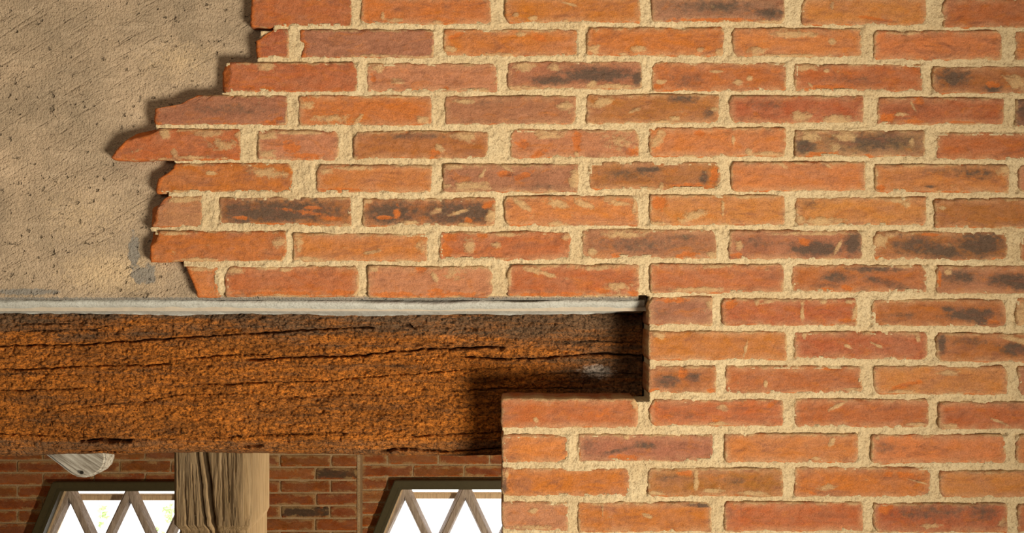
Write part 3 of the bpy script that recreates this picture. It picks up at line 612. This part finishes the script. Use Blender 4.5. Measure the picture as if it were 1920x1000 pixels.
def beam():
    gx = np.concatenate([np.arange(-575, -40, 4.0), np.arange(-38, 1215.6, 1.7)])
    pr = []                                     # profile rows: nominal photo y, depth behind the front plane, roughness
    for y in np.arange(585, 822, 1.6): pr.append((y, 6*np.clip(1-(y-585)/9, 0, 1)**2, 1))
    for a in np.linspace(0, 1, 22)[1:]: pr.append((820+36*math.sin(a*math.pi/2), 3+34*(1-math.cos(a*math.pi/2)), 0.9))
    pr += [(856, 60, 0.3), (856, 140, 0.2), (856, 248, 0), (700, 248, 0), (585, 248, 0), (585, 60, 0), (584, 12, 0.3)]
    py = np.array([p[0] for p in pr])[:, None]; dp = np.array([p[1] for p in pr])[:, None]; rg = np.array([p[2] for p in pr])[:, None]
    X = gx[None, :]+0*py; Y = py+0*X; tilt = 0.05
    Yt = Y+X*tilt
    d = fbm(X/170, Y/60, 91, 3)*4 + fbm(X/60, Yt/13, 92, 4)*4.0 + fbm(X/14, Yt/9, 93, 3)*3.4 + fbm(X/5, Yt/4, 97, 2)*2.2 + 3.5*np.clip(fbm(X/7, Yt/5, 90, 2)*2.2-0.5, 0, 1)
    rid = 1-np.abs(fbm(X/34, Yt/12, 94, 3))*6
    d += 3.6*np.clip(rid, 0, 1)*sm(-0.2, 0.3, fbm(X/90, Y/50, 95, 2))
    rid = 1-np.abs(fbm(X/13, Yt/10, 98, 2))*5
    d += 2.6*np.clip(rid, 0, 1)
    gaps = np.zeros_like(X)
    for pts, w, dd in CR:
        xs, ys = zip(*pts)
        lx0, lx1 = xs[0]-6, xs[-1]+6
        yl = np.interp(X, xs, ys)+fbm(X/14, X*0+ys[0], 96, 3)*2.2
        ww = 0.85*w*(0.65+0.5*fbm(X/24, X*0+ys[0]*3, 99, 2))
        fade = sm(0, 14, X-lx0)*sm(0, 14, lx1-X)
        gaps = np.maximum(gaps, dd*1.9*np.exp(-((Y-yl)/np.maximum(ww, 0.6))**2)*fade)
    d = (d+gaps)*rg + dp
    ye = Y.copy()
    edge = fbm(X/60, X*0, 101, 3)*3.0+fbm(X/12, X*0, 102, 3)*1.6
    ye += edge*sm(600, 586, Y)*0.6
    low = np.interp(X, [-560, 0, 90, 140, 200, 330, 420, 700, 820, 940], [6, 4, 0, -1, 1, -3, -2, 1, 3, 2])+fbm(X/40, X*0, 103, 3)*2.0
    ye += low*sm(822, 852, Y)
    k = (D+0.106)/D
    W = np.stack([(X-960)*S*k*0+(X-960)*S, 0.106+d*S, (500-ye)*S*k], -1)
    grey = np.clip(1.0-(Y-585)/62+fbm(X/90, Y/30, 104, 3)*0.6, 0, 1)
    grey = np.maximum(grey, np.clip(1.0-np.abs(Y-602)/60, 0, 1)*sm(480, 720, X))
    grey = np.maximum(grey, 0.65*sm(960, 1120, X))
    grey = np.maximum(grey, 0.5*sm(815, 835, Y))
    wh = 1.15-0.9*np.hypot((X-1128)/42, (Y-697)/17)
    M = np.stack([grey, np.clip(wh, 0, 1), 0*X], -1).reshape(-1, 3)
    n1, n2 = X.shape; ids = np.arange(n1*n2).reshape(n1, n2)
    idr = np.vstack([ids, ids[:1]])
    F = np.stack([idr[:-1, :-1], idr[1:, :-1], idr[1:, 1:], idr[:-1, 1:]], -1).reshape(-1, 4)
    V = W.reshape(-1, 3)
    caps = []
    for col in (0, n2-1):                        # end grain
        c = V[ids[:, col]].mean(0); V = np.vstack([V, c]); ci = len(V)-1; M = np.vstack([M, M[ids[0, col]]])
        for j in range(n1):
            caps.append((idr[j, col], idr[j+1, col], ci, ci))
    return V, F, M, caps
V, F, M, caps = beam()
bm_o = make_mesh('wooden_beam', V, F, MAT_BEAM, None, {'Mask': M})
tag(bm_o, 'massive cracked reddish brown oak beam set in the wall over the opening', 'beam')
bm = bmesh.new(); bm.from_mesh(bm_o.data); bm.verts.ensure_lookup_table()
for a, b_, c, _ in caps:
    try: bm.faces.new((bm.verts[a], bm.verts[b_], bm.verts[c]))
    except ValueError: pass
bm.to_mesh(bm_o.data); bm.free()

# ------------------------------------------------------------------ room behind: brick wall with two lattice windows
YB = 4.40; KB = (D+YB)/D
YPIER = 4.30; KP = (D+YPIER)/D
def octagon(cx, ht, ytop, sl, wide, ybot):
    dy = (wide-ht)/sl
    return [(cx-ht, ytop), (cx+ht, ytop), (cx+wide, ytop+dy), (cx+wide, ybot-dy), (cx+ht, ybot), (cx-ht, ybot), (cx-wide, ybot-dy), (cx-wide, ytop+dy)]
def inset(poly, d):
    n = len(poly); out = []
    for i in range(n):
        p0, p1, p2 = (np.array(poly[j % n], float) for j in (i-1, i, i+1))
        def ln(a, b):
            t = (b-a)/np.linalg.norm(b-a); nrm = np.array([-t[1], t[0]]); return a+nrm*d, t
        a, ta = ln(p0, p1); b_, tb = ln(p1, p2)
        s = np.linalg.solve(np.array([ta, -tb]).T, b_-a)[0]; out.append(tuple(a+ta*s))
    return out
WIN = [(234, octagon(234, 130, 902, 0.41, 203, 1560)), (871, octagon(871, 130, 899, 0.41, 203, 1560))]
def inside(poly, X, Y):
    r = np.ones(X.shape, bool); n = len(poly)
    for i in range(n):
        (x0, y0), (x1, y1) = poly[i], poly[(i+1) % n]
        r &= ((x1-x0)*(Y-y0)-(y1-y0)*(X-x0)) > 0
    return r
inner_cut = [inset(p, 6) for _, p in WIN]
clipf = lambda X, Y: inside(inner_cut[0], X, Y) | inside(inner_cut[1], X, Y)
rnd = random.Random(11)
bp = []
def row_bricks(xs, yt, yb, y, k, cols=None, clip=None):
    for i in range(len(xs)-1):
        c = cols[i] if cols else rnd.choice('RRrBBVPr')
        g = 1.3
        if xs[i+1]-xs[i] < 8: continue
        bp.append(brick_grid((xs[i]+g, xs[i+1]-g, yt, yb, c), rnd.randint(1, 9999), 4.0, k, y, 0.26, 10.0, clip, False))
pier = {853: ('VBR', [471, 524, 620, 672]), 877: ('RoD', [471, 492, 591, 672]), 901: ('RBr', [471, 525, 619, 672]),
        925: ('Rrr', [471, 494, 592, 672]), 949: ('RDr', [471, 526, 618, 672]), 973: ('DBR', [471, 493, 590, 672])}
for j in range(-12, 24):
    yt = 853+24*j
    if yt in pier: cols, xs = pier[yt]
    else: cols, xs = None, ([471, 525, 620, 672] if j % 2 == 0 else [471, 493, 591, 672])
    row_bricks([464]+xs[1:], yt+1.5, yt+22, YPIER, KP, cols)
wr = {853: [678, 748, 846, 945, 1042], 872: [678, 685, 783, 826, 881, 978], 895: [678, 742, 838, 936], 918: [678, 702, 770, 870, 960]}
wl = {864: [-330, -232, -130, -30, 64, 160, 256, 352, 448], 888: [-280, -180, -80, 21, 118, 216, 312, 410, 448]}
for j in range(-14, 24):
    yt = 849+23.5*j
    xs = [678+(0 if j % 2 else 48)+96*i for i in range(0, 12)]
    row_bricks([678]+[x for x in xs if x > 690], yt+1.5, yt+21.5, YB, KB, None, clipf)
    yt = 864+23.5*j
    xs = [-560+(64-0 if j % 2 else 16)+96*i for i in range(0, 11)]
    row_bricks(xs+[448], yt+1.5, yt+21.5, YB, KB, None, clipf)
V, F, C, M = gather(bp)
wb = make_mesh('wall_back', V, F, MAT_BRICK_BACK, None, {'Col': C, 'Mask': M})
tag(wb, 'shadowed old brick wall of the room behind, holding two lattice windows', 'brick wall', 'structure')
def W3(p, k, y): return ((p[0]-960)*S*k, y, (500-p[1])*S*k)
bm = bmesh.new()
yz = lambda z: 500-z/(S*KB)
outer = [(960-2.7/(S*KB), yz(CEIL)), (960+2.7/(S*KB), yz(CEIL)), (960+2.7/(S*KB), yz(FLOOR)), (960-2.7/(S*KB), yz(FLOOR))]
edges = []
for loop in [outer]+inner_cut:
    vs = [bm.verts.new(W3(p, KB, YB+0.006)) for p in loop]
    edges += [bm.edges.new((vs[i], vs[(i+1) % len(vs)])) for i in range(len(vs))]
bmesh.ops.triangle_fill(bm, edges=edges, use_beauty=True, use_dissolve=False)
ret = bmesh.ops.extrude_face_region(bm, geom=list(bm.faces))
bmesh.ops.translate(bm, verts=[g for g in ret['geom'] if isinstance(g, bmesh.types.BMVert)], vec=(0, 0.115, 0))
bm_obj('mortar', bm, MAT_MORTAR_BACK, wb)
bm = bmesh.new()
x0 = W3((462, 0), KP, 0)[0]; x1 = W3((673.5, 0), KP, 0)[0]
box(bm, x0, x1, YPIER+0.005, YB+0.006, FLOOR, CEIL)
x2 = W3((670, 0), KP, 0)[0]; x3 = W3((675.5, 0), KP, 0)[0]
box(bm, x2, x3, YPIER-0.002, YB+0.002, FLOOR, CEIL)
bm_obj('pier', bm, MAT_MORTAR_BACK, wb)

def ring(name, pa, pb, y0, y1, mat, parent):
    bm = bmesh.new(); n = len(pa)
    q = [[bm.verts.new(W3(p, KB, y)) for p in poly] for (poly, y) in ((pa, y0), (pb, y0), (pb, y1), (pa, y1))]
    for j in range(4):
        for i in range(n):
            bm.faces.new((q[j][i], q[j][(i+1) % n], q[(j+1) % 4][(i+1) % n], q[(j+1) % 4][i]))
    bmesh.ops.bevel(bm, geom=list(bm.edges), offset=0.003, segments=2, affect='EDGES')
    return bm_obj(name, bm, mat, parent)
def clip_line(poly, p, d):
    t0, t1 = -1e9, 1e9; n = len(poly)
    for i in range(n):
        a = np.array(poly[i], float); b_ = np.array(poly[(i+1) % n], float); e = b_-a
        nrm = np.array([-e[1], e[0]]); num = np.dot(nrm, a-p); den = np.dot(nrm, d)
        if abs(den) < 1e-9:
            if num > 0: return None
            continue
        t = num/den
        if den > 0: t0 = max(t0, t)
        else: t1 = min(t1, t)
    return (p+d*t0, p+d*t1) if t1-t0 > 8 else None
WLAB = ['lattice window with olive frame, partly hidden behind the pale oak post',
        'lattice window with olive frame, running behind the edge of the near brick wall']
for wi, (cx, poly) in enumerate(WIN):
    root = bpy.data.objects.new('window_%d' % (wi+1), None); COL.objects.link(root)
    root.location = (0, 0, 0)
    tag(root, WLAB[wi], 'window', 'structure')
    fr = ring('window_frame', poly, inset(poly, 12), YB-0.050, YB+0.05, MAT_OLIVE, root)
    fr['label'] = 'dark olive painted frame'
    ring('frame_moulding', inset(poly, 11), inset(poly, 18), YB-0.030, YB+0.05, MAT_OLIVE, root)
    in1 = inset(poly, 18.5)
    ring('reveal_lining', inset(poly, 5.5), inset(poly, 21), YB+0.052, YB+0.24, MAT_SASH, root)['label'] = 'pale oak lining of the reveal'
    bm = bmesh.new(); y0, y1 = YB+0.135, YB+0.175; kb = (D+y0)/D
    zt, zb = (500-poly[0][1]-26)*S*kb, (500-poly[0][1]-37)*S*kb; hw = 131*S*kb
    xc = (cx-960)*S*KB
    box(bm, xc-hw, xc+hw, y0, y1, zb, zt)
    bmesh.ops.bevel(bm, geom=list(bm.edges), offset=0.004, segments=2, affect='EDGES')
    bm_obj('sash_rail', bm, MAT_SASH, root)['label'] = 'pale oak rail'
    clipp = inset(poly, 17)
    ktop = poly[0][1]+24
    for sgn in (1, -1):
        for nn in range(-6, 7):
            p = np.array([cx+115*nn, ktop], float); d = np.array([0.47*sgn, 1.0]); d /= np.linalg.norm(d)
            c = clip_line(clipp, p, d)
            if c is None: continue
            a, b_ = c
            nrm = np.array([-d[1], d[0]])
            y0, y1 = YB+0.062+(0.004 if sgn > 0 else 0), YB+0.130
            kk = KB
            bm = bmesh.new()
            def quad(w): return [a+nrm*w, b_+nrm*w, b_-nrm*w, a-nrm*w]
            v0 = [bm.verts.new(W3(q, kk, y0)) for q in quad(5.5)]; v1 = [bm.verts.new(W3(q, kk, y1)) for q in quad(10.5)]
            bm.faces.new(v0); bm.faces.new(v1[::-1])
            for i in range(4): bm.faces.new((v0[i], v0[(i+1) % 4], v1[(i+1) % 4], v1[i]))
            bmesh.ops.recalc_face_normals(bm, faces=bm.faces)
            bmesh.ops.bevel(bm, geom=list(bm.edges), offset=0.005, segments=2, affect='EDGES')
            bm_obj('glazing_bar', bm, MAT_LATTICE, root)
    bm = bmesh.new(); pp = inset(poly, 27)
    bm.faces.new([bm.verts.new(W3(q, KB, YB+0.17)) for q in pp])
    pane = bm_obj('pane', bm, MAT_GLASS, root); pane['label'] = 'clear glass'

# ------------------------------------------------------------------ pale oak post
YP = 1.50; KPO = (D+YP)/D
def post():
    sx = S*KPO
    z_top = CEIL; z_lip = (500-986)*sx
    zs = np.concatenate([np.linspace(z_top, (500-845)*sx, 12)[:-1], np.linspace((500-845)*sx, (500-1000)*sx, 100), np.linspace((500-1003)*sx, FLOOR, 14)])
    fx = np.linspace(0, 1, 90)
    cross = [(324+0*fx[0], 205, -1), (324, 60, -1), (324, 12, 0)]
    cross += [(324+7*t, 12-12*t, 0) for t in np.linspace(0, 1, 6)[1:]]
    cross += [(331+124*t, 0, 1) for t in fx[1:]]
    cross += [(455+15*t, 15*t, 0) for t in np.linspace(0, 1, 9)[1:]]
    cross += [(470, 40, -1), (470, 100, -1), (470, 205, -1)]
    cxs = np.array([c[0] for c in cross]); cys = np.array([c[1] for c in cross]); fl = np.array([c[2] for c in cross])
    PX, Z = np.meshgrid(cxs, zs); DP = np.tile(cys, (len(zs), 1)).astype(float)
    PY = 500-Z/sx
    lip = np.clip((PY-986)/13, 0, 1)
    cxm = 397.0
    PXo = PX-(PX-cxm)*0.10*lip
    DPo = DP+15*lip
    # chamfer stop near the bottom
    st = sm(962, 984, PY)*np.array(fl == 0)[None, :]*(PX > 450)
    DPo -= st*(DP)*0.7; PXo -= st*(PX-455)*0.2
    d = fbm(PX/5, PY/70, 111, 3)*1.8+fbm(PX/2.5, PY/24, 112, 3)*0.9+fbm(PX/40, PY/60, 113, 2)*2
    for pts, w, dd in [([(855,384),(905,392),(950,396),(987,401),(1010,404)], 3.4, 26), ([(855,370),(905,376),(950,380),(987,386),(1010,394)], 1.8, 14),
                       ([(855,333),(900,334)], 1.2, 5), ([(920,346),(985,351)], 1.1, 7), ([(900,360),(960,364),(985,367)], 0.9, 5), ([(840,442),(880,441)], 1.0, 4), ([(900,416),(990,418)], 0.8, 3), ([(860,425),(930,429)], 0.9, 4)]:
        ys, xs = zip(*pts)
        d += dd*np.exp(-((PX-np.interp(PY, ys, xs)-fbm(PY/12, PY*0, 114, 2))/w)**2)*sm(ys[0]-40, ys[0], PY)*sm(ys[-1]+20, ys[-1], PY)
    d = d*(0.25+0.75*sm(455, 448, PX))
    DPo = DPo+d*(1-0.75*lip)*np.where(fl >= 0, 1, 0)[None, :]
    W = np.stack([(PXo-960)*sx, YP+DPo*sx, Z], -1)
    n1, n2 = PX.shape; ids = np.arange(n1*n2).reshape(n1, n2); idr = np.hstack([ids, ids[:, :1]])
    F = np.stack([idr[:-1, :-1], idr[1:, :-1], idr[1:, 1:], idr[:-1, 1:]], -1).reshape(-1, 4)
    return W.reshape(-1, 3), F
V, F = post()
po = make_mesh('wooden_post', V, F, MAT_POST)
po.data.set_sharp_from_angle(angle=math.radians(32))
tag(po, 'thick pale weathered oak post split by long cracks, standing behind the beam', 'post')

# ------------------------------------------------------------------ whitewashed brace end hanging below the beam
YR = 2.20; KR = (D+YR)/D
pts = [(138,894), (150,896.5), (165,896.5), (178,892), (190,884), (197,872), (199,858), (196,846), (188,834), (176,824), (-604,272), (-604,360), (-300,568), (90,857)]
bm = bmesh.new()
v0 = [bm.verts.new(W3(p, KR, YR)) for p in pts]; v1 = [bm.verts.new(W3(p, KR, YR+0.11)) for p in pts]
bm.faces.new(v0); bm.faces.new(v1[::-1])
for i in range(len(pts)): bm.faces.new((v0[i], v0[(i+1) % len(pts)], v1[(i+1) % len(pts)], v1[i]))
bmesh.ops.recalc_face_normals(bm, faces=bm.faces)
bmesh.ops.bevel(bm, geom=list(bm.edges), offset=0.008, segments=3, affect='EDGES')
t = NT('whitewashed_oak', 0.85, 0.2)
mp0 = t.map((1, 1, 1), (0, -0.585, 0))
mpn = t.n.new('ShaderNodeMapping'); mpn.inputs['Scale'].default_value = (0.12, 1, 1.6); t.link(mp0, mpn.inputs['Vector']); mp = mpn.outputs[0]
g = t.noise(70, 4, 0.6, mp); sp = t.noise(260, 2, 0.5)
c = t.mix(t.ramp(g, [(0.35, 0.0), (0.6, 1.0)]), alb(172, 158, 136), alb(255, 246, 224))
c = t.mix(t.ramp(sp, [(0.62, 0.0), (0.7, 0.4)]), c, alb(150, 110, 84))
MAT_BRACE = t.out(c, t.bump(g, 0.006, 0.7))
br_o = bm_obj('wooden_brace', bm, MAT_BRACE)
tag(br_o, 'whitewashed timber brace with a rounded end dropping below the beam above the window', 'brace')
bm = bmesh.new()
kx = W3((153.5, 886.5), KR, YR-0.001)
bmesh.ops.create_cone(bm, cap_ends=True, segments=14, radius1=0.0065, radius2=0.005, depth=0.008)
bmesh.ops.rotate(bm, verts=bm.verts, matrix=__import__('mathutils').Matrix.Rotation(math.pi/2, 3, 'X'))
bmesh.ops.translate(bm, verts=bm.verts, vec=kx)
bm_obj('nail', bm, plain('iron', (0.03, 0.028, 0.026), 0.6), br_o)['label'] = 'dark iron nail head'

# ------------------------------------------------------------------ rest of the rooms
def shell(name, x0, x1, y0, y1, z0, z1, mat, label, cat):
    bm = bmesh.new(); box(bm, x0, x1, y0, y1, z0, z1); tag(bm_obj(name, bm, mat), label, cat, 'structure')
shell('floor', -2.8, 2.8, -3.8, YB+0.12, FLOOR-0.1, FLOOR, MAT_FLOOR, 'stone floor running through both rooms', 'floor')
shell('ceiling', -2.8, 2.8, -3.8, YB+0.12, CEIL, CEIL+0.1, MAT_ROOM, 'limewashed ceiling over both rooms', 'ceiling')
shell('wall_west', -2.8, -2.7, -3.8, YB+0.12, FLOOR, CEIL, MAT_ROOM, 'limewashed side wall at the plaster end', 'wall')
shell('wall_east', 2.7, 2.8, -3.8, YB+0.12, FLOOR, CEIL, MAT_ROOM, 'limewashed side wall at the brick end', 'wall')
shell('wall_south', -2.7, 2.7, -3.8, -3.7, FLOOR, CEIL, MAT_ROOM, 'limewashed wall behind the viewer', 'wall')
shell('ground', -30, 30, YB+0.125, 60, FLOOR-0.5, FLOOR-0.3, MAT_GRASS, 'pale gravel yard outside the windows', 'ground')

# tree outside, a few sprays of leaves reaching in front of the window
tree = bpy.data.objects.new('tree', None); COL.objects.link(tree)
YT = 8.0; KT = (D+YT)/D
tree.location = W3((405, 0), KT, YT)[0:1]+(YT,)+(FLOOR-0.3,)
tag(tree, 'leafy green tree outside the window beside the post', 'tree')
bm = bmesh.new(); rr = random.Random(3); T0 = Vector(tree.location)
def seg(a, b_, r0, r1):
    a, b_ = Vector(a), Vector(b_); q = (b_-a).to_track_quat('Z', 'Y')
    A = [bm.verts.new(a+q@Vector((r0*math.cos(i*math.pi/4), r0*math.sin(i*math.pi/4), 0))) for i in range(8)]
    B_ = [bm.verts.new(b_+q@Vector((r1*math.cos(i*math.pi/4), r1*math.sin(i*math.pi/4), 0))) for i in range(8)]
    for i in range(8): bm.faces.new((A[i], A[(i+1) % 8], B_[(i+1) % 8], B_[i]))
clusters = [(200, 962, 10), (196, 952, 6), (188, 985, 5), (305, 960, 12), (312, 975, 8), (304, 985, 6), (300, 1040, 30), (230, 1090, 40), (260, 1170, 50), (200, 1240, 45), (320, 1110, 40)]
seg((0,0,0), (0.02,0.05,1.1), 0.07, 0.05)
lf = bmesh.new()
for (px, py, r) in clusters:
    c = Vector(W3((px, py), KT, YT+rr.uniform(-0.2, 0.2)))-T0
    if px > 325 or py > 1030: seg((0.02, 0.05, 1.05), c, 0.012, 0.003)
    for i in range(int(6+r*1.3)):
        v = Vector((rr.gauss(0, 1), rr.gauss(0, 1), rr.gauss(0, 1)))*r*S*KT*0.42
        p = c+v; s_ = rr.uniform(0.012, 0.022)
        ax = Vector((rr.gauss(0,1), rr.gauss(0,1), rr.gauss(0,1))).normalized(); ay = ax.orthogonal().normalized()
        az = ax.cross(ay)
        q = [lf.verts.new(p+ax*s_*1.6), lf.verts.new(p+ay*s_*0.6+az*0.003), lf.verts.new(p-ax*s_*1.6), lf.verts.new(p-ay*s_*0.6+az*0.003)]
        lf.faces.new(q)
bm_obj('trunk', bm, MAT_BARK, tree); bm_obj('foliage', lf, MAT_LEAF, tree)
